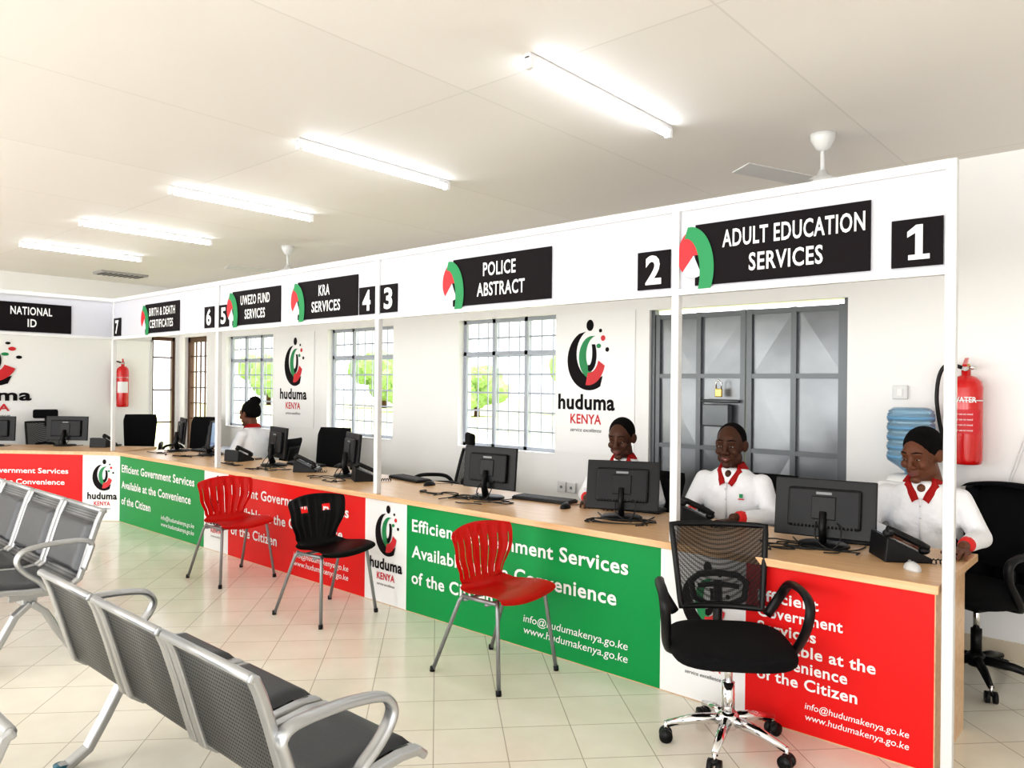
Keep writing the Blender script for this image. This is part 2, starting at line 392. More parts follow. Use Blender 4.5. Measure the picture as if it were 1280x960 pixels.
def num(fr, u0, u1, t):
    b = B(); b.slab(fr, u0, 1.985, u1, 2.175, M_black, 0, .008); c = (u0+u1)/2
    if t == '1':
        b.poly(fr, [(c-.005, 2.015), (c+.022, 2.015), (c+.022, 2.15), (c-.002, 2.15), (c-.034, 2.125), (c-.034, 2.102), (c-.005, 2.118)], M_white, .011)
        b.rect(fr, c-.03, 2.012, c+.047, 2.032, M_white, .0112)
    else: b.text(fr, t, M_white, c-.045, c+.045, 2.015, .135, n=.011, bold=.035)
    return b.build('number_sign')

POSTS = [-.658, -1.843, -4.144, -6.375, -8.682]
b = B()
for i, px in enumerate(POSTS):
    b.box((px, YC, (2.39+(0 if i == 0 else .742))/2), (.04, .04, 2.39-(0 if i == 0 else .742)), M_alu, bev=.004)
b.bx((-8.682, YC-.018, 2.352), (-.66, YC+.018, 2.39), M_alu); b.bx((-8.682, YC-.018, 1.945), (-.66, YC+.018, 1.975), M_alu)
b.bx((-8.682, YC-.004, 1.975), (-.66, YC+.006, 2.352), M_panel)
b.bx((-8.70, .8, 2.352), (-8.664, YC, 2.39), M_alu); b.bx((-8.70, .8, 1.945), (-8.664, YC, 1.975), M_alu); b.bx((-8.686, .8, 1.975), (-8.676, YC, 2.352), M_panel)
b.bx((-8.70, .78, 0), (-8.66, .82, 2.39), M_alu)
b.build('counter_sign_frame')
fs = FY(YC-.006); fl = FX(-8.672)
plate('service_sign', fs, -1.74, -.95, [('ADULT EDUCATION', -1.60, -.97), ('SERVICES', -1.47, -1.14)])
plate('service_sign', fs, -3.40, -2.62, [('POLICE', -3.14, -2.88), ('ABSTRACT', -3.19, -2.81)])
plate('service_sign', fs, -5.12, -4.37, [('KRA', -4.84, -4.70), ('SERVICES', -4.93, -4.57)])
plate('service_sign', fs, -6.12, -5.37, [('UWEZO FUND', -5.98, -5.52), ('SERVICES', -5.91, -5.59)])
plate('service_sign', fs, -7.87, -7.12, [('BIRTH & DEATH', -7.77, -7.2), ('CERTIFICATES', -7.76, -7.24)])
plate('service_sign', fl, 2.05, 2.88, [('NATIONAL', 2.33, 2.70), ('ID', 2.48, 2.56)])
for (a, c), t in zip([(-.87, -.685), (-2.06, -1.875), (-4.115, -3.94), (-4.35, -4.175), (-6.355, -6.19), (-6.62, -6.45), (-8.655, -8.48)], '1234567'):
    num(fs, a, c, t)

# ------------------------------------------------------------------ counter
def green_text(b, fr, u0, u1):
    k = (u1-u0)/1.908; U = lambda x: u0+(x+3.821)*k; BD = .022; SP = 1.06
    b.text(fr, 'Efficient Government Services', M_white, U(-3.765), U(-2.10), .535, .078, bold=BD, sp=SP)
    b.text(fr, 'Available at the Convenience', M_white, U(-3.765), U(-2.17), .365, .078, bold=BD, sp=SP)
    b.text(fr, 'of the Citizen', M_white, U(-3.765), U(-3.04), .195, .078, bold=BD, sp=SP)
    b.text(fr, 'info@hudumakenya.go.ke', M_white, U(-2.80), U(-2.10), .150, .042, bold=.005, shear=.15)
    b.text(fr, 'www.hudumakenya.go.ke', M_white, U(-2.80), U(-2.10), .085, .042, bold=.005, shear=.15)
b = B(); ct = .742; XR = -.70
b.box(((-8.47+XR+.015)/2, (3.27+4.05)/2, ct-.0175), (8.47+XR+.015, .78, .035), M_wood, bev=.004)
b.bx((-8.47, YC-.005, 0), (XR, YC+.013, .707), M_wood)
for xx in (-1.913, -3.0, -3.821, -5.2, -6.167, -7.3, -8.44): b.bx((xx-.018, YC+.013, 0), (xx, 3.98, .707), M_wood)
b.bx((XR-.018, YC+.013, 0), (XR, 3.84, .707), M_wood)
ff = FY(YC-.006)
segs = [(XR-.004, -1.472, 'R1'), (-1.472, -1.913, 'W'), (-1.913, -3.821, 'G'), (-3.821, -4.262, 'W'), (-4.262, -6.167, 'R'), (-6.167, -6.60, 'W'), (-6.60, -8.469, 'G')]
for x1, x0, k in segs:
    b.rect(ff, x0, .005, x1, .705, {'R1': M_red, 'R': M_red, 'G': M_green, 'W': M_white}[k], .001)
    if k in 'RG': green_text(b, ff, x0, x1)
    elif k == 'W': logo(b, ff, (x0+x1)/2+.01, .235, .62)
for t, z, w in [('Efficient', .545, .27), ('Government', .475, .37), ('Services', .405, .26), ('Available at the', .335, .50), ('Convenience', .265, .39), ('of the Citizen', .195, .43)]:
    b.text(ff, t, M_white, -1.415, -1.415+w, z, .048, bold=.022, sp=1.06)
b.text(ff, 'info@hudumakenya.go.ke', M_white, -1.20, -.79, .115, .028, bold=.005, shear=.15)
b.text(ff, 'www.hudumakenya.go.ke', M_white, -1.20, -.79, .068, .028, bold=.005, shear=.15)
b.build('service_counter')
# angled counter at the far end
O = Vector((-8.47, YC, 0)); dR = Vector((1.08, .83, 0)).normalized(); LL = 2.25
fd = (O-dR*LL, dR, Vector((0, 0, 1)))
b = B(); b.slab(fd, 0, .707, LL, ct, M_wood, -.72, .03); b.slab(fd, 0, 0, LL, .707, M_wood, -.02, 0)
for u in (0, 1.2, 2.0): b.slab(fd, u, 0, u+.02, .707, M_wood, -.68, -.02)
b.rect(fd, LL-.42, .005, LL, .705, M_white, .003); b.rect(fd, .02, .005, LL-.42, .705, M_red, .003)
logo(b, fd, LL-.20, .235, .6)
q = LL-3.2
b.text(fd, 'Efficient Government Services', M_white, 1.35+q, 2.62+q, .50, .055, bold=.018); b.text(fd, 'Available at the Convenience', M_white, 1.35+q, 2.58+q, .38, .055, bold=.018)
b.text(fd, 'of the Citizen', M_white, 1.35+q, 1.95+q, .26, .055, bold=.018)
b.build('angled_counter')

# posters & board
b = B(); b.bx((XE+.001, .8, .25), (XE+.03, 4.6, 2.06), M_wallw); b.bx((XE+.001, .8, 2.05), (XE+.04, 4.61, 2.075), M_alu); b.bx((XE+.001, 4.59, .25), (XE+.04, 4.615, 2.075), M_alu)
logo(b, (Vector((XE+.032, 0, 0)), Vector((0, 1.65, 0)), Vector((0, 0, 1))), 2.62/1.65, 1.25, 1.13); b.build('display_board')
b = B(); fb = FY(YB-.004); b.slab(fb, -3.90, .95, -3.14, 2.09, M_wallw, 0, .003); logo(b, fb, -3.60, 1.31, 1.02); b.build('logo_poster')
b = B(); b.slab(fb, -8.24, .98, -7.42, 2.09, M_wallw, 0, .003); logo(b, fb, -7.84, 1.31, 1.02); b.build('logo_poster')

# ------------------------------------------------------------------ ceiling items
for lx in (-1.97, -3.61, -5.16, -6.80, -8.34):
    b = B(); y0, y1 = 2.31, 3.45; z = ZC
    b.bx((lx-.017, y0, z-.026), (lx+.017, y1, z), M_alu, bev=.005)
    b.cyl((lx, y0+.03, z-.042), (lx, y1-.03, z-.042), .0155, M_tube, 12)
    for yy in (y0, y1-.03): b.bx((lx-.018, yy, z-.062), (lx+.018, yy+.03, z-.01), M_white, bev=.005)
    b.build('fluorescent_tube_light')
def fan(loc, ang):
    b = B(); b.lathe([(.0, 0), (.065, 0), (.06, -.03), (.035, -.075), (.014, -.09)][::-1], M_alu)
    b.cyl((0, 0, -.05), (0, 0, -.24), .012, M_alu)
    b.lathe([(.02, -.32), (.08, -.315), (.10, -.29), (.10, -.26), (.07, -.235), (.03, -.215), (.02, -.19)], M_alu)
    for k in range(3):
        a = radians(ang+120*k); R = Matrix.Rotation(a, 3, 'Z') @ Matrix.Rotation(radians(10), 3, 'X')
        c = Vector((cos(a)*.36, sin(a)*.36, -.262)); b.box(c, (.46, .115, .005), M_lgrey, rot=R, bev=.002, seg=1)
        b.box((cos(a)*.13, sin(a)*.13, -.262), (.12, .04, .006), M_lgrey, rot=R)
    b.build('ceiling_fan', loc)
fan((-1.41, 4.06, ZC), 250); fan((-6.55, 4.10, ZC), 20)
b = B(); b.box((-9.88, 3.84, ZC-.012), (.30, .55, .024), M_vent, bev=.004)
for k in range(8): b.box((-9.88, 3.62+k*.062, ZC-.026), (.26, .02, .006), M_plast2)
b.build('ceiling_vent')

# ------------------------------------------------------------------ visitor chairs
def smooth_pts(P, k=4):
    out = []
    for i in range(len(P)-1):
        p0 = P[max(i-1, 0)]; p1 = P[i]; p2 = P[i+1]; p3 = P[min(i+2, len(P)-1)]
        for j in range(k):
            t = j/k; out.append(tuple(.5*((2*b_)+(-a+c)*t+(2*a-5*b_+4*c-d)*t*t+(-a+3*b_-3*c+d)*t**3) for a, b_, c, d in zip(p0, p1, p2, p3)))
    out.append(P[-1]); return out
def shell_chair(name, loc, rz, m, slots=True):
    """front towards local +Y"""
    b = B()
    def prof(v):
        P = [(.235, .405), (.222, .435), (.13, .442), (.01, .43), (-.060, .432), (-.100, .47), (-.115, .55), (-.125, .66), (-.150, .765)]
        f = v*(len(P)-1); i = min(int(f), len(P)-2); t = f-i
        p0 = P[max(i-1, 0)]; p1 = P[i]; p2 = P[i+1]; p3 = P[min(i+2, len(P)-1)]
        cr = lambda a, b_, c, d: .5*((2*b_)+(-a+c)*t+(2*a-5*b_+4*c-d)*t*t+(-a+3*b_-3*c+d)*t**3)
        return cr(p0[0], p1[0], p2[0], p3[0]), cr(p0[1], p1[1], p2[1], p3[1])
    def wid(v):
        K = [(0, .19), (.06, .215), (.3, .225), (.5, .195), (.60, .150), (.68, .168), (.84, .220), (.95, .232), (1, .222)]
        for (a, x), (c, y) in zip(K, K[1:]):
            if v <= c: t = (v-a)/(c-a); t = t*t*(3-2*t); return x+(y-x)*t
        return .2
    def fn(u, v):
        y, z = prof(v); w = wid(v); s = (u*2-1)
        if v > .6: y += .05*s*s*min(1, (v-.6)*4); z -= (.025*s*s*(v-.9)*10 if v > .9 else 0)
        else: z += .022*s*s
        if .64 < v < .96: y += .004*cos(s*pi*7)
        return Vector((s*w, y, z))
    NU, NV = 84, 44
    if slots: sk = lambda i, j: (29 <= j <= 39 and i % 12 == 5)
    else: sk = lambda i, j: (j in (38, 39) and (20 <= i <= 30 or 53 <= i <= 63))
    b.grid(fn, NU, NV, m, thick=.007, skip=sk)
    for sx in (-1, 1):
        b.tube([(sx*.17, .17, .43), (sx*.185, .185, .40), (sx*.225, .235, .0)], .0105, M_leg, 8)
        b.tube([(sx*.17, -.06, .425), (sx*.185, -.08, .39), (sx*.225, -.235, .0)], .0105, M_leg, 8)
        b.tube([(sx*.175, .17, .418), (sx*.175, -.06, .414)], .0105, M_leg, 8)
        for yy in (.235, -.235): b.cyl((sx*.225, yy, 0), (sx*.224, yy*.99, .025), .014, M_plast2, 8)
    b.tube([(-.18, .10, .40), (.18, .10, .40)], .0095, M_leg, 8); b.tube([(-.18, -.05, .40), (.18, -.05, .40)], .0095, M_leg, 8)
    return b.build(name, loc, rz)
shell_chair('visitor_chair', (-2.68, 2.93, 0), radians(-90), M_redpl)
shell_chair('visitor_chair', (-4.16, 2.91, 0), radians(-86), M_blkpl, False)
shell_chair('visitor_chair', (-5.45, 2.95, 0), radians(-88), M_redpl)

# ------------------------------------------------------------------ beam seats
def beam_row(n, w, loc, rz, arms=(0,)):
    b = B()
    back = [(.135, .395), (.10, .42), (.075, .50), (.04, .62), (.008, .72), (-.012, .765), (-.03, .775)]
    seat = [(.135, .395), (.22, .385), (.35, .392), (.46, .405), (.53, .40), (.555, .375)]
    full = seat[::-1]+back[1:]
    for k in range(n):
        x0, x1 = k*w+.012, (k+1)*w-.012
        for xx in (x0+.018, x1-.018): b.sweep(full, xx, .040, .026, M_silver)
        def fn(pr):
            def g(u, v):
                f = v*(len(pr)-1); i = min(int(f), len(pr)-2); t = f-i
                return Vector((x0+.03+(x1-x0-.06)*u, pr[i][0]*(1-t)+pr[i+1][0]*t, pr[i][1]*(1-t)+pr[i+1][1]*t))
            return g
        b.grid(fn(back), 2, 18, M_perf, thick=.004); b.grid(fn(seat), 2, 15, M_perf, thick=.004)
        b.tube([(x0+.01, -.022, .772), (x1-.01, -.022, .772)], .014, M_silver, 10)
        b.tube([(x0+.01, .555, .378), (x1-.01, .555, .378)], .013, M_silver, 10)
        def pad(pr, off, m):
            P = [Vector((0, *p)) for p in pr]
            def g(u, v):
                f = v*(len(P)-1); i = min(int(f), len(P)-2); t = f-i; p = P[i].lerp(P[i+1], t)
                e = min(1, min(u, 1-u)*9, min(v, 1-v)*9)
                d = (P[i+1]-P[i]).normalized(); nn = Vector((0, -d.z, d.y)); nn = nn*off
                return p+nn*(.3+.7*sqrt(max(e, 0)))+Vector((x0+.045+(x1-x0-.09)*u, 0, 0))
            b.grid(g, 20, 20, m)
        pad([(.15, .398), (.22, .388), (.35, .395), (.46, .407), (.525, .403)], .032, M_pad)
        pad([(.095, .44), (.075, .50), (.04, .62), (.012, .71)], -.03, M_pad)
    L = n*w
    b.box((L/2, .33, .335), (L-.1, .07, .04), M_silver, bev=.006)
    for k in range(n):
        for xx in (k*w+.05, (k+1)*w-.05): b.box((xx, .33, .368), (.03, .2, .03), M_silver)
    for xx in (.0+.05, L-.10):
        b.sweep([(.33, .33), (.26, .27), (.20, .16), (.14, .06), (.07, .018), (.03, .012)], xx, .05, .034, M_silver)
        b.sweep([(.33, .33), (.40, .27), (.46, .16), (.52, .06), (.59, .018), (.63, .012)], xx, .05, .034, M_silver)
        for yy in (.045, .615): b.cyl((xx, yy, 0), (xx, yy, .03), .028, M_teal, 12)
    for a in arms:
        xx = min(max(a*w, -.005), L+.005)
        P = [(.09, .47), (.06, .56), (.05, .605), (.09, .63), (.20, .635), (.29, .63), (.37, .615), (.405, .58), (.40, .54), (.36, .49), (.30, .44), (.27, .395)]
        b.tube([(xx, y, z) for y, z in smooth_pts(P)], .014, M_silver, 10, flat=1.9, up=(1, 0, 0))
    return b.build('waiting_bench', loc, rz)
beam_row(3, .522, (-3.25, 1.0, 0), 0, (0, 3))
beam_row(4, .60, (-4.47, 1.65, 0), pi, (0, 4))
beam_row(3, .522, (-1.78, .47, 0), pi, (0, 3))

# ------------------------------------------------------------------ office chairs
def office_chair(name, loc, rz, meshback=True, head=False, arms=True, chrome=True, bt=.935, sw=.50, jacket=False, dz=0., legr=.295):
    """faces local -Y"""
    b = B(); mb = M_chrome if chrome else M_plast
    for k in range(5):
        a = radians(90+72*k+14); d = Vector((cos(a), sin(a), 0))
        b.tube([d*.03+Vector((0, 0, .115)), d*legr*.55+Vector((0, 0, .105)), d*(legr-.005)+Vector((0, 0, .075))], [.024, .021, .014], mb, 10)
        c = d*legr; s = Vector((-d.y, d.x, 0))
        b.cyl(c+Vector((0, 0, .085)), c+Vector((0, 0, .04)), .008, M_chrome, 8)
        for q in (-1, 1): b.cyl(c+s*q*.008+Vector((0, 0, .028)), c+s*q*.026+Vector((0, 0, .028)), .028, M_plast, 16)
        b.box(c+Vector((0, 0, .045)), (.03, .03, .02), M_plast, bev=.006)
    b.lathe([(.035, .08), (.045, .09), (.045, .135), (.03, .15)], mb)
    b.cyl((0, 0, .14), (0, 0, .27), .026, mb); b.cyl((0, 0, .26), (0, 0, .40+dz), .016, M_chrome)
    b.box((0, 0, .405+dz), (.2, .24, .04), M_plast, bev=.008)
    t = bmesh.new(); bmesh.ops.create_uvsphere(t, u_segments=32, v_segments=16, radius=1)
    for v in t.verts:
        x, y, z = v.co
        f = lambda q, p: math.copysign(abs(q)**p, q)
        v.co = Vector((f(x, .55)*sw/2, f(y, .55)*.24-.02, .462+dz+f(z, .6)*.045+(.01*y if z > 0 else 0)))
    b.merge(t, M_fabric, True)
    zb = .56+dz; lean = .12
    def bp(u, v):
        w = .175+.035*v; z = zb+(bt-zb)*v
        return Vector((u*w, .215+lean*v*.6+.02*v*v-.035*u*u, z))
    if meshback:
        b.grid(lambda u, v: bp(u*2-1, v), 12, 12, M_mesh)
        per = [bp(-1+2*i/12, 0) for i in range(13)]+[bp(1, i/10) for i in range(1, 10)]+[bp(1-2*i/12, 1) for i in range(13)]+[bp(-1, 1-i/10) for i in range(1, 10)]
        b.tube(per, .013, M_plast, 8, close=True)
        def lp(u, v): return bp(u, v)+Vector((0, .03, 0))
        b.tube([lp(-.62, .08), lp(-.66, .28), lp(-.45, .36), lp(0, .38), lp(.45, .36), lp(.66, .28), lp(.62, .08), lp(.3, .0), lp(-.3, .0)], .015, M_plast, 8, close=True)
        b.tube([lp(-.5, .22), lp(0, .25), lp(.5, .22)], .012, M_plast, 8)
    else:
        def bk(sd): return lambda u, v: bp((u*2-1)*(1-.12*max(0, v-.85)/.15), v)+Vector((0, sd*.028*sqrt(max(0, min(1, min(u, 1-u, v, 1-v)*7))), 0))
        b.grid(bk(1), 16, 16, M_fabric); b.grid(bk(-1), 16, 16, M_fabric)
        b.grid(lambda u, v: bp(u*1.3-.65, .15+v*.6)+Vector((0, .034, 0)), 6, 6, M_plast, thick=.01)
    b.tube([(0, .05, .405+dz), (0, .20, .41+dz), (0, .27, .46+dz), (0, .265, .60+dz), (0, .275, .66+dz)], [.022, .022, .022, .02, .018], M_plast, 8)
    if head:
        b.tube([(0, .29, bt-.05), (0, .315, bt+.03), (0, .30, bt+.09)], .012, M_plast, 8)
        b.box((0, .29, bt+.10), (.27, .05, .11), M_fabric, bev=.024, seg=4)
    if arms:
        for sx in (-1, 1):
            P = [(sx*.20, .20, .53), (sx*.255, .19, .62), (sx*.275, .13, .685), (sx*.285, .02, .70), (sx*.285, -.10, .695), (sx*.283, -.155, .66), (sx*.275, -.14, .58), (sx*.262, -.06, .48), (sx*.235, -.01, .43), (sx*.16, .0, .42)]
            b.tube(smooth_pts([(x, y, z+dz) for x, y, z in P]), .0165, M_plast, 8, flat=1.3)
    if jacket:
        def jk(u, v):
            a = u*2-1; w = .27
            fold = .018*sin(u*19)+.012*sin(u*37+v*6)
            z = bt+.02-v*.60
            return Vector((a*w*(1-.10*v), .315+fold+(.03 if v > .05 else 0)+.02*sin(v*3), z-.03*a*a))
        b.grid(jk, 40, 24, M_trou, thick=.012)
        b.grid(lambda u, v: Vector(((u*2-1)*.27, .22+.13*v, bt+.02+.02*sin(v*pi)-.03*(u*2-1)**2)), 20, 4, M_trou, thick=.01)
        b.tube([(.25, .31, bt-.02), (.29, .33, bt-.2), (.28, .34, bt-.42), (.27, .33, bt-.62)], [.05, .055, .05, .045], M_trou, 12)
        b.tube([(-.25, .31, bt-.02), (-.28, .33, bt-.2), (-.27, .34, bt-.42), (-.26, .33, bt-.60)], [.05, .055, .05, .045], M_trou, 12)
    return b.build(name, loc, rz)
office_chair('mesh_office_chair', (-1.40, 2.98, 0), radians(36), True, False, True, True, bt=.875, dz=-.035, legr=.255)
office_chair('office_chair', (-.77, 4.52, 0), radians(-28), False, False, True, False, bt=.97, jacket=True)
office_chair('office_chair', (-1.93, 4.42, 0), radians(5), False, False, False, False, bt=.95)
office_chair('office_chair', (-2.75, 4.46, 0), radians(0), False, False, False, False, bt=.90)
office_chair('office_chair', (-4.72, 4.40, 0), radians(-35), True, True, True, False, bt=.93)
office_chair('office_chair', (-6.45, 4.42, 0), radians(20), False, False, True, False, bt=1.04)
office_chair('office_chair', (-7.42, 4.45, 0), radians(-60), False, False, False, False, bt=.9)
office_chair('office_chair', (-9.25, 4.45, 0), radians(25), False, False, True, False, bt=1.05)
office_chair('office_chair', (-10.1, 4.15, 0), radians(60), False, False, True, False, bt=1.06)
office_chair('office_chair', (-10.35, 3.15, 0), radians(70), True, True, True, False, bt=.98)

# ------------------------------------------------------------------ desk equipment
DZ = ct
def monitor(loc, rz, w=.48, h=.29, tilt=8, lift=.05):
    b = B(); R = Matrix.Rotation(radians(-tilt), 3, 'X'); c = Vector((0, 0, lift+h/2))
    P = lambda x, y, z: c+R @ Vector((x, y, z))
    b.box(P(0, 0, 0), (w, .022, h), M_plast, rot=R, bev=.005)
    b.box(P(0, .0115, .004), (w-.03, .002, h-.04), M_scr, rot=R)
    b.box(P(0, -.022, 0), (w*.72, .03, h*.68), M_plast2, rot=R, bev=.012)
    b.box(P(0, -.038, .0), (.11, .012, .11), M_plast, rot=R, bev=.004)
    b.box(P(0, -.0375, .07), (.07, .002, .012), M_grey, rot=R)
    for k in range(-8, 9): b.box(P(k*.017, -.0375, -.085), (.006, .002, .02), M_plast, rot=R)
    b.tube([P(0, -.045, -.02), Vector((0, -.07, .09)), Vector((0, -.045, .02))], [.028, .026, .03], M_plast, 10, flat=.6)
    b.lathe([(.115, 0), (.12, .006), (.11, .014), (.03, .02)], M_plast, c=(0, -.035, 0))
    b.tube(smooth_pts([(.06, -.04, .12), (.09, -.10, .08), (.06, -.13, .01), (-.06, -.12, .006), (-.12, -.02, .006), (-.16, .08, .006)]), .0035, M_rubber, 6)
    b.tube(smooth_pts([(-.03, -.04, .12), (-.02, -.12, .05), (.05, -.15, .007), (.15, -.09, .006), (.18, .02, .006)]), .0035, M_rubber, 6)
    return b.build('computer_monitor', (loc[0], loc[1], DZ), rz)
monitor((-1.28, 3.76), radians(10), .46, .28, 10, .035)
monitor((-2.41, 3.72), radians(24), .42, .285, 14, .04)
monitor((-3.47, 3.73), radians(6), .43, .28, 5, .06)
monitor((-5.08, 3.80), radians(-22), .43, .28, 5, .07)
monitor((-6.20, 3.80), radians(-12), .43, .28, 5, .07)
monitor((-7.50, 3.86), radians(-40), .43, .28, 5, .08)
monitor((-8.20, 3.85), radians(-18), .43, .28, 5, .08)
monitor((-9.72, 3.20), radians(38), .50, .28, 3, .06)
monitor((-10.2, 2.60), radians(38), .50, .28, 3, .06)
def phone(loc, rz):
    b = B()
    t = bmesh.new()
    V = [t.verts.new(p) for p in ((-.10, -.10, 0), (.10, -.10, 0), (.10, .10, 0), (-.10, .10, 0), (-.10, -.10, .02), (.10, -.10, .02), (.10, .09, .11), (-.10, .09, .11))]
    for f in ((0, 3, 2, 1), (4, 5, 6, 7), (0, 1, 5, 4), (1, 2, 6, 5), (2, 3, 7, 6), (3, 0, 4, 7)): t.faces.new([V[i] for i in f])
    bmesh.ops.bevel(t, geom=t.edges[:], offset=.006, segments=2, affect='EDGES', profile=.5)
    b.merge(t, M_plast2)
    S = lambda x, y, o=.004: Vector((x, y, .02+(y+.10)*(.09/.19)+o)); RR = Matrix.Rotation(math.atan(.09/.19), 3, 'X')
    b.box(S(.03, .05), (.11, .06, .004), M_lcd, rot=RR)
    for i in range(4):
        for j in range(4): b.box(S(-.01+i*.028, -.08+j*.024), (.02, .014, .006), M_lgrey, rot=RR, bev=.002, seg=1)
    b.tube([S(-.07, -.085, .03), S(-.07, -.06, .04), S(-.07, .05, .04), S(-.07, .08, .03)], [.022, .016, .016, .022], M_plast, 10)
    b.ell(S(-.07, -.075, .02), (.024, .024, .018), M_plast); b.ell(S(-.07, .075, .02), (.024, .024, .018), M_plast)
    P = [(-.10+.012*cos(k*1.3), -.10-.006*k*.6, .012+.010*sin(k*1.3)) for k in range(26)]
    b.tube(P, .003, M_rubber, 6)
    return b.build('desk_phone', (loc[0], loc[1], DZ), rz)
for l, r in (((-.93, 3.70), 125), ((-2.02, 3.84), 130), ((-5.60, 3.72), 130), ((-6.80, 3.75), 190), ((-9.25, 3.42), 215), ((-4.78, 3.70), 150)): phone(l, radians(r))
def keyboard(loc, rz):
    b = B(); b.box((0, 0, .010), (.43, .14, .018), M_plast, bev=.004)
    for j in range(5):
        for i in range(20): b.box((-.2+i*.021, -.05+j*.025, .021), (.017, .019, .006), M_key)
    b.build('keyboard', (loc[0], loc[1], DZ), rz)
for l, r in (((-1.12, 3.95), 15), ((-2.52, 3.97), 10), ((-3.12, 3.88), 5), ((-4.55, 3.96), -10), ((-6.0, 3.97), 0), ((-7.9, 3.97), 0)): keyboard(l, radians(r))
def mouse(loc, rz, m=M_plast):
    b = B(); t = bmesh.new(); bmesh.ops.create_uvsphere(t, u_segments=16, v_segments=10, radius=1)
    for v in t.verts: v.co = Vector((v.co.x*.031, v.co.y*.055, max(0, v.co.z)*.034))
    b.merge(t, m, True); b.cyl((-.004, .03, .026), (.004, .03, .026), .009, M_grey, 10)
    b.tube(smooth_pts([(0, .05, .012), (.02, .12, .004), (.08, .16, .004), (.13, .10, .004)]), .002, M_rubber, 6)
    b.build('computer_mouse', (loc[0], loc[1], DZ), rz)
mouse((-.83, 3.50), .6, M_lgrey); mouse((-2.84, 3.74), .3); mouse((-4.2, 3.85), 0)
def cables(name, cx, cy, n, sx=.22, sy=.12, m=M_rubber):
    b = B()
    for k in range(n):
        P = []; x = cx+random.uniform(-sx, sx)*.5; y = cy+random.uniform(-sy, sy)*.5
        a = random.uniform(0, 6.28)
        for i in range(8):
            P.append((x, y, DZ+.005+.004*(k % 3))); a += random.uniform(-1.2, 1.2); x += cos(a)*.07; y += sin(a)*.045
            x = min(max(x, cx-sx), cx+sx); y = min(max(y, cy-sy, 3.34), cy+sy)
        b.tube(smooth_pts(P, 5), .0035, m, 6)
    b.build(name)
for cx, cy, n in ((-1.30, 3.55, 7), (-2.25, 3.55, 7), (-3.4, 3.52, 8), (-3.75, 3.6, 4), (-5.0, 3.55, 6), (-5.9, 3.55, 6), (-6.6, 3.6, 5), (-7.4, 3.6, 5), (-8.0, 3.6, 5)): cables('cable_bundle', cx, cy, n)

# ------------------------------------------------------------------ wall things
def extinguisher(loc, rz, r, h, hose_side=1, big=False):
    b = B(); b.lathe([(r*.7, 0), (r*.95, .006), (r, .03), (r, h-.07), (r*.92, h-.035), (r*.6, h-.008), (r*.28, h), (r*.28, h+.03)], M_ext, seg=28)
    b.cyl((0, 0, h+.02), (0, 0, h+.065), r*.22, M_brass, 12)
    b.box((0, -.02, h+.075), (.022, .12, .014), M_ext, rot=(.35, 0, 0), bev=.003); b.box((0, -.025, h+.05), (.022, .10, .012), M_ext, rot=(-.1, 0, 0), bev=.003)
    b.cyl((0, 0, h+.045), (r*.6, 0, h+.045), .012, M_chrome, 10); b.cyl((0, -.02, h+.04), (0, -.045, h+.04), .016, M_lgrey, 12)
    s = hose_side
    b.tube(smooth_pts([(s*.02, 0, h+.045), (s*r*1.1, 0, h+.06), (s*r*1.55, 0, h), (s*r*1.7, 0, h*.75), (s*r*1.55, 0, h*.5), (s*r*1.35, 0, h*.33)]), .011, M_rubber, 10)
    b.tube([(s*r*1.35, 0, h*.34), (s*r*1.28, 0, h*.2)], [.013, .02 if not big else .014], M_rubber, 10)
    t = bmesh.new(); n = 14; Vv = []
    for i in range(n+1):
        a = radians(-90-55+110*i/n); Vv.append((t.verts.new((cos(a)*(r+.0012), sin(a)*(r+.0012), h*.35)), t.verts.new((cos(a)*(r+.0012), sin(a)*(r+.0012), h*.62))))
    for p, q in zip(Vv, Vv[1:]): t.faces.new((p[0], q[0], q[1], p[1]))
    b.merge(t, M_lred if big else M_white, True)
    if big:
        fe = (Vector((0, -r-.004, 0)), Vector((1, 0, 0)), Vector((0, 0, 1)))
        b.text(fe, 'WATER', M_white, -r*.7, r*.7, h*.70, .03, n=0)
        for k in range(4): b.text(fe, 'for use on wood', M_white, -r*.5, r*.5, h*(.56-.06*k), .01, n=0)
    b.box((0, r+.01, h*.75), (.05, .03, .12), M_plast); b.tube([(r*1.02*cos(a*pi/8), r*1.02*sin(a*pi/8), h*.72) for a in range(16)], .004, M_chrome, 6, close=True)
    return b.build('fire_extinguisher', loc, rz)
extinguisher((-.895, YB-.115, 1.08), radians(5), .085, .50, -1, True)
extinguisher((XE+.14, 4.18, 1.15), radians(70), .075, .55, -1, False)
b = B(); b.box((-1.26, YB-.012, 1.48), (.085, .02, .085), M_alu, bev=.006); b.box((-1.26, YB-.024, 1.48), (.03, .008, .045), M_white, bev=.002); b.build('light_switch')
b = B()
for dx in (-.05, .05): b.box((-3.78+dx, YB-.012, .66), (.085, .02, .085), M_alu, bev=.006); b.box((-3.78+dx, YB-.024, .66), (.02, .006, .02), M_grey)
b.build('wall_socket')
b = B(); b.tube(smooth_pts([(-.62, YB-.02, 1.25), (-.66, YB-.03, 1.1), (-.69, YB-.035, .98), (-.66, YB-.03, .88), (-.60, YB-.03, .80)]), .008, M_alu, 8); b.build('hanging_cable')

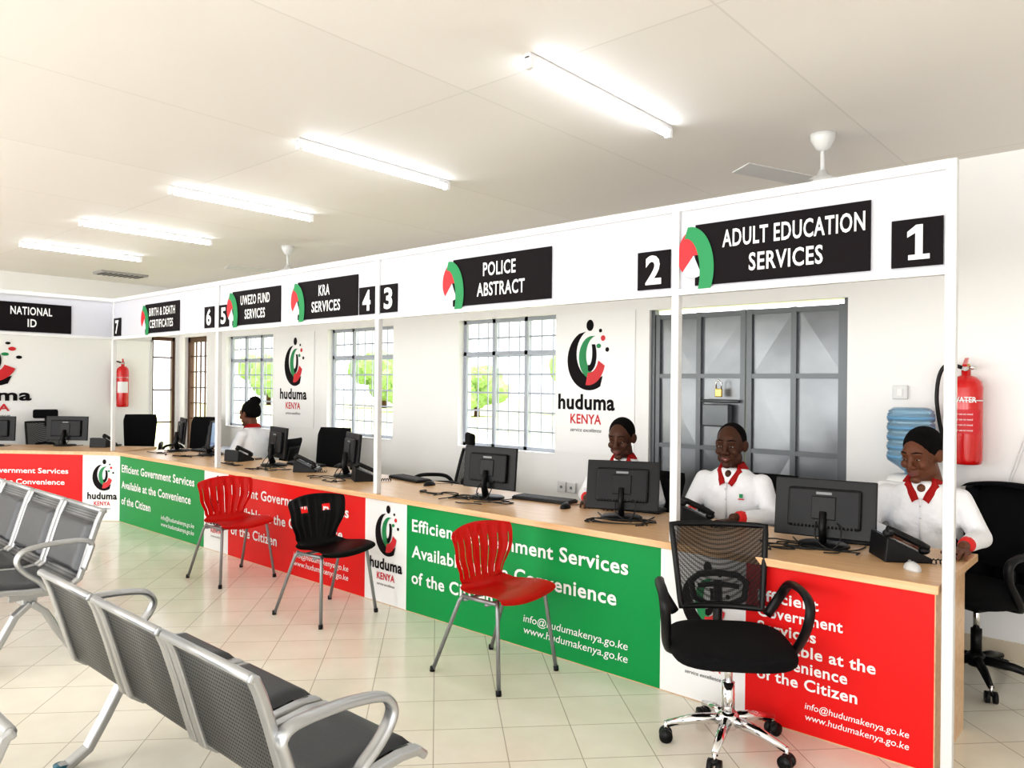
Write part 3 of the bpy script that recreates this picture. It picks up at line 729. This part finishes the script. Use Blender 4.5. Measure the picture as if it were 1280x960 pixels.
# water dispenser
b = B(); b.box((0, 0, .50), (.28, .30, .96), M_wallw, bev=.02, seg=3); b.box((0, -.152, .74), (.22, .01, .20), M_grey, bev=.004)
for dx in (-.05, .05): b.cyl((dx, -.15, .80), (dx, -.19, .79), .012, M_lgrey, 10)
b.lathe([(.13, .96), (.12, 1.0), (.08, 1.015)], M_wallw)
prof = [(.03, .98), (.03, 1.03), (.07, 1.06), (.115, 1.09)]
for k in range(5):
    z = 1.10+k*.055; prof += [(.122, z), (.122, z+.038), (.114, z+.046)]
prof += [(.118, 1.375), (.09, 1.395), (.03, 1.39)]
b.lathe(prof, M_bottle, seg=32)
for k in range(5): b.lathe([(.1225, 1.108+k*.055), (.1245, 1.116+k*.055), (.1225, 1.124+k*.055)], M_bottle2, seg=32)
b.build('water_dispenser', (-1.14, 4.74, 0))

# ------------------------------------------------------------------ people
def skinmat(name, c): return mat(name, c, .5, noise=.12, nscale=30, spec=.3)
S1 = skinmat('skin_a', (.135, .050, .026)); S2 = skinmat('skin_b', (.066, .026, .014)); S3 = skinmat('skin_c', (.075, .030, .017)); S4 = skinmat('skin_d', (.14, .055, .030))
def head_mesh(b, M, skin, style, smile=False):
    h = B()
    h.ell((0, .012, .030), (.076, .098, .094), M_hair, u=28, v=18)
    h.ell((0, -.028, -.045), (.058, .064, .068), M_hair, u=24, v=14)
    h.ell((0, -.055, .02), (.060, .040, .065), M_hair, u=20, v=12)
    h.tube([(0, -.090, .024), (0, -.104, -.010), (0, -.110, -.024)], [.009, .012, .013], M_hair, 10); h.ell((0, -.106, -.026), (.014, .013, .011), M_hair)
    for s in (-1, 1):
        h.ell((s*.015, -.098, -.029), (.010, .012, .009), M_hair); h.cap((s*.012, -.091, .036), (s*.046, -.080, .033), .009, .008, M_hair, 10)
        h.ell((s*.042, -.070, -.022), (.023, .022, .022), M_hair); h.ell((s*.079, .012, -.002), (.011, .024, .033), M_hair, rot=(0, s*.15, s*-.35))
        h.ell((s*.043, -.02, -.06), (.024, .045, .035), M_hair)
    h.ell((0, -.086, -.060), (.030, .018, .022), M_hair); h.ell((0, -.080, -.096), (.026, .020, .018), M_hair)
    h.cap((0, .015, -.05), (0, .035, -.19), .052, .056, M_hair, 18)
    me = remesh(h, .0045, 3); b.mesh(me, [skin], M)
    for s in (-1, 1):
        for c, r, m in (((s*.031, -.0855, .010), (.0125, .009, .0058), M_eye), ((s*.031, -.0925, .010), (.0052, .003, .0052), M_iris)):
            t = bmesh.new(); bmesh.ops.create_uvsphere(t, u_segments=14, v_segments=8, radius=1); b.merge(t, m, True, M @ Matrix.Translation(c) @ Matrix.Diagonal((*r, 1)))
        t = B(); t.tube([(s*.016, -.094, .0125), (s*.031, -.097, .017), (s*.046, -.088, .013)], [.003, .0045, .003], skin, 8); me = bpy.data.meshes.new('x'); t.bm.to_mesh(me); t.bm.free(); b.mesh(me, [skin], M)
        t = B(); t.tube([(s*.013, -.100, .041), (s*.034, -.096, .046), (s*.052, -.080, .039)], [.002, .003, .0015], skin, 8); me = bpy.data.meshes.new('x'); t.bm.to_mesh(me); t.bm.free(); b.mesh(me, [M_hair], M)
    t = B(); e = .003 if smile else -.001; g = .001 if smile else 0
    t.tube([(-.026, -.094, -.057+e), (-.010, -.104, -.054), (0, -.105, -.0555), (.010, -.104, -.054), (.026, -.094, -.057+e)], [.002, .005, .0045, .005, .002], M_lip, 8)
    t.tube([(-.024, -.094, -.059+e), (0, -.104, -.066-g), (.024, -.094, -.059+e)], [.002, .006, .002], M_lip, 8)
    me = bpy.data.meshes.new('x'); t.bm.to_mesh(me); t.bm.free(); b.mesh(me, [M_lip], M)
    if smile:
        t = B(); t.tube([(-.014, -.0985, -.058), (0, -.1065, -.0605), (.014, -.0985, -.058)], [.001, .002, .001], M_teeth, 6); me = bpy.data.meshes.new('x'); t.bm.to_mesh(me); t.bm.free(); b.mesh(me, [M_teeth], M)
    h = B()
    if style == 'short': h.ell((0, .020, .038), (.0805, .0965, .0925), M_hair, u=28, v=18)
    elif style == 'crop': h.ell((0, .022, .037), (.080, .0955, .0922), M_hair, u=28, v=18)
    elif style == 'pulled':
        h.ell((0, .022, .042), (.083, .100, .093), M_hair, u=28, v=18); h.ell((0, .115, .03), (.045, .04, .05), M_hair)
    elif style == 'bun':
        h.ell((0, .026, .045), (.088, .102, .098), M_hair, u=28, v=18); h.ell((0, .085, .13), (.06, .06, .05), M_hair); h.ell((0, .05, .12), (.05, .05, .04), M_hair); h.ell((0, .10, .02), (.05, .04, .06), M_hair)
    me = remesh(h, .006, 2); b.mesh(me, [M_hair], M)

def hand(b, wrist, dirv, side, skin, zt):
    d = Vector((dirv[0], dirv[1], 0)).normalized(); s = Vector((-d.y, d.x, 0))*(-side)
    h = B(); w = Vector(wrist); c = w+d*.055; c.z = zt+.024
    h.cap(w-d*.04, w+d*.02, .026, .024, skin, 12)
    R = Matrix((s, d, Vector((0, 0, 1)))).transposed()
    t = bmesh.new(); bmesh.ops.create_uvsphere(t, u_segments=18, v_segments=12, radius=1); h.merge(t, skin, True, Matrix.Translation(c) @ R.to_4x4() @ Matrix.Diagonal((.041, .052, .018, 1)))
    for o, L, r, sp in ((.028, .068, .0088, .12), (.009, .078, .0090, .03), (-.010, .072, .0088, -.05), (-.028, .056, .0078, -.14)):
        dd = (d+s*sp).normalized(); p0 = c+s*o+d*.025; p1 = c+s*o+dd*.05+Vector((0, 0, .004)); p2 = p1+dd*L*.5+Vector((0, 0, -.008)); p3 = p2+dd*L*.3+Vector((0, 0, -.012))
        p3.z = max(p3.z, zt+.008)
        h.tube([p0, p1, p2, p3], [r*1.05, r*1.05, r, r*.85], skin, 10); h.ell(p3, (r*.85,)*3, skin, u=10, v=6)
    q0 = c+s*.025-d*.025; q1 = c+s*.052+d*.005+Vector((0, 0, -.004)); q2 = q1+(d*.8+s*.35).normalized()*.035+Vector((0, 0, -.004))
    h.tube([q0, q1, q2], [.014, .0115, .0095], skin, 10); h.ell(q2, (.0095,)*3, skin, u=10, v=6)
    me = remesh(h, .0038, 1); b.mesh(me, [skin])

def person(name, loc, rz, skin, style, hy=0., hp=0., hr=0., lean=.06, female=False, arms=None, hs=1.05, zoff=0., smile=False):
    b = B(); k = .93 if female else 1.
    body = B(); ly = lambda z: -lean*(z-.5)/.5
    secs = [(.45, .165, .12), (.52, .175, .135), (.62, .165, .13), (.72, .165 if not female else .15, .125), (.82, .178, .125), (.90, .188, .12), (.955, .175, .10), (.995, .125, .08), (1.03, .075, .065)]
    body.loft([((0, ly(z), z), rx*k*(1.04 if z < .65 and female else 1), ry) for z, rx, ry in secs], M_shirt)
    if female:
        for s in (-1, 1): body.ell((s*.07, ly(.84)-.075, .835), (.065, .055, .06), M_shirt)
    arms = arms or {1: ((.25, -.10, .765), (.14, -.34)), -1: ((-.25, -.10, .765), (-.14, -.34))}
    wr = {}
    for s in (-1, 1):
        sh = Vector((s*.172*k, ly(.95)+.0, .940)); el, w = arms[s]; el = Vector(el); w = Vector((w[0], w[1], DZ-zoff+.042)); wr[s] = (el, w)
        body.cap(sh, el, .061, .050, M_shirt); body.cap(el, w, .052, .037, M_shirt); body.ell(el+Vector((0, 0, -.005)), (.054, .054, .05), M_shirt)
        hp0 = Vector((s*.09, -.0, .50)); kn = Vector((s*.12, -.42, .50)); an = Vector((s*.12, -.38, .09))
        body.cap(hp0, kn, .09, .068, M_trou); body.cap(kn, an, .062, .045, M_trou)
        body.cap((s*.12, -.36, .045), (s*.125, -.54, .035), .045, .035, M_shoe)
    me = remesh(body, .011, 5)
    me.materials.clear()
    for p in me.polygons:
        c = p.center; mi = 0
        if c.z < .575: mi = 2
        if c.z < .085: mi = 3
        for s in (-1, 1):
            el, w = wr[s]; dv = (w-el).normalized(); a = (c-w).dot(dv)
            if a > -.022 and (c-w).length < .07 and c.z > .7: mi = 1
        p.material_index = mi
    for i in range(4): me.materials.append(None)
    b.mesh(me, [M_shirt, M_shred, M_trou, M_shoe])
    for s in (-1, 1):
        el, w = wr[s]; dv = (w-el).normalized(); hand(b, w+dv*.028, (dv.x, dv.y), s, skin, DZ-zoff)
    # collar: stand ring round the neck, open at the throat, plus two leaves lying on the chest
    y0 = ly(1.0)
    def cl(u, v):
        a = radians(-90+40+280*u); f = abs(u-.5)*2; r = .062+.024*v
        return Vector((cos(a)*r*1.05, ly(1.03)+.010+sin(a)*r, 1.060-.012*f**3-(.036+.004*f)*v))
    b.grid(cl, 36, 4, M_shred, thick=.004)
    for s in (-1, 1):
        q = [Vector((s*.050, y0-.038, 1.047)), Vector((s*.008, y0-.106, .942)), Vector((s*.036, y0-.116, .925)), Vector((s*.078, y0-.050, 1.004))]
        def lf(u, v):
            p = (q[0]*(1-u)+q[1]*u)*(1-v)+(q[3]*(1-u)+q[2]*u)*v
            return p+Vector((0, -.012*sin(pi*v)*(1-.5*u), .004*sin(pi*v)))
        b.grid(lf, 6, 6, M_shred, thick=.005)
    b.tube([(0, ly(.94)-.108, .945), (0, ly(.93)-.116, .93), (0, ly(.84)-.128, .84), (0, ly(.7)-.130, .7)], [.008]*4, M_shirt, 8, flat=.5)
    for z in (.91, .85, .77): b.ell((0, ly(z)-.132, z), (.005, .003, .005), M_lgrey, u=8, v=6)
    if not female:
        b.box((.085, ly(.88)-.112, .875), (.020, .008, .022), M_lgreen, rot=(.0, 0, .3)); b.box((.085, ly(.86)-.112, .856), (.034, .008, .006), M_lred, rot=(.0, 0, .3))
    hc = Vector((0, ly(1.13)-.022, 1.155))
    Mx = Matrix.Translation(hc) @ Euler((hp, hr, hy)).to_matrix().to_4x4() @ Matrix.Scale(hs, 4)
    h = B(); h.cap(hc+Vector((0, .03, -.06)), Vector((0, ly(1.0)+.012, .97)), .052, .060, skin, 18)
    h.ell((0, y0-.046, .988), (.032, .044, .036), skin); me = remesh(h, .008, 2); b.mesh(me, [skin])
    head_mesh(b, Mx, skin, style, smile)
    return b.build(name, (loc[0], loc[1], zoff), rz)
person('seated_woman', (-.97, 4.30), radians(8), S1, 'pulled', hy=radians(-26), hp=radians(16), lean=.07, female=True, zoff=.015, arms={1: ((.25, -.08, .77), (.20, -.33)), -1: ((-.25, -.10, .77), (-.10, -.34))})
person('seated_man', (-1.98, 4.28), radians(6), S2, 'crop', hy=radians(2), hp=radians(5), lean=.05, smile=True)
person('seated_man', (-2.77, 4.32), radians(12), S3, 'short', hy=radians(0), hp=radians(15), lean=.06)
person('seated_woman', (-7.40, 4.28), radians(-70), S4, 'bun', hy=radians(-6), hp=radians(6), lean=.06, female=True, zoff=.0)

# ------------------------------------------------------------------ outside
b = B(); b.bx((-60, 5.3, -.25), (40, 80, -.2), M_grass); b.bx((-60, -40, -.25), (-11.1, 5.3, -.2), M_grass); b.build('outside_ground')
def tree(loc, s):
    b = B(); b.tube([(0, 0, -.2), (.05*s, 0, 1*s), (0, .1*s, 1.8*s)], [.12*s, .09*s, .05*s], M_brown, 8)
    for k in range(16):
        a = random.uniform(0, 6.28); r = random.uniform(0, 1.0)*s
        t = bmesh.new(); bmesh.ops.create_icosphere(t, subdivisions=3, radius=random.uniform(.3, .6)*s)
        for v in t.verts: v.co += v.co.normalized()*random.uniform(-.08, .08)*s
        b.merge(t, M_leaf, False, Matrix.Translation((cos(a)*r, sin(a)*r, random.uniform(.6, 1.5)*s)))
    b.build('tree', loc)
for x, y, s in ((-16, 30, 1.3), (-22, 32, 1.6), (-11, 33, 1.2), (-28, 29, 1.4), (-35, 30, 1.5), (-19, 37, 1.8), (-26, 37, 2), (-14, 38, 1.7), (-45, 30, 1.5), (-42, 34, 2), (-52, 31, 2)): tree((x, y, -.2), s)

# ------------------------------------------------------------------ light
w = bpy.data.worlds.new('sky'); scene.world = w; w.use_nodes = True; nt = w.node_tree
bg = nt.nodes['Background']; bg.inputs[0].default_value = (.95, .97, 1, 1); bg.inputs[1].default_value = 2.4
sd = bpy.data.lights.new('sun', 'SUN'); sd.energy = 7; sd.angle = radians(2); so = bpy.data.objects.new('sun', sd); so.rotation_euler = (radians(-12), radians(8), 0); COL.objects.link(so)
for lx in (-8.5, -5, -1.5, 1.5):  # added fill lamps along the unbuilt front side, standing in for unseen daylight
    ld = bpy.data.lights.new('daylight_fill', 'AREA'); ld.energy = 55; ld.shape = 'RECTANGLE'; ld.size = 2.6; ld.size_y = 1.8; ld.color = (1, .97, .93)
    lo = bpy.data.objects.new('daylight_fill', ld); lo.location = (lx, -2.9, 1.5); lo.rotation_euler = (radians(90), 0, 0); COL.objects.link(lo)

# ------------------------------------------------------------------ camera
cd = bpy.data.cameras.new('camera'); co = bpy.data.objects.new('camera', cd); COL.objects.link(co)
y_, p_, r_ = radians(41.345), radians(.076), radians(.588)
F = Vector((-sin(y_)*cos(p_), cos(y_)*cos(p_), sin(p_))); R = Vector((cos(y_), sin(y_), 0)); U = R.cross(F)
R2 = R*cos(r_)+U*sin(r_); U2 = -R*sin(r_)+U*cos(r_)
Mc = Matrix((R2, U2, -F)).transposed().to_4x4(); Mc.translation = Vector((0, 0, 1.5)); co.matrix_world = Mc
cd.sensor_fit = 'HORIZONTAL'; cd.sensor_width = 36; cd.lens = 36*945.3/1280; cd.clip_start = .05; cd.clip_end = 300
scene.camera = co
scene.view_settings.view_transform = 'Standard'
for lk in ('Medium High Contrast', 'Standard - Medium High Contrast'):
    try: scene.view_settings.look = lk; break
    except Exception as e: print('no look', e)
scene.view_settings.exposure = 0.0
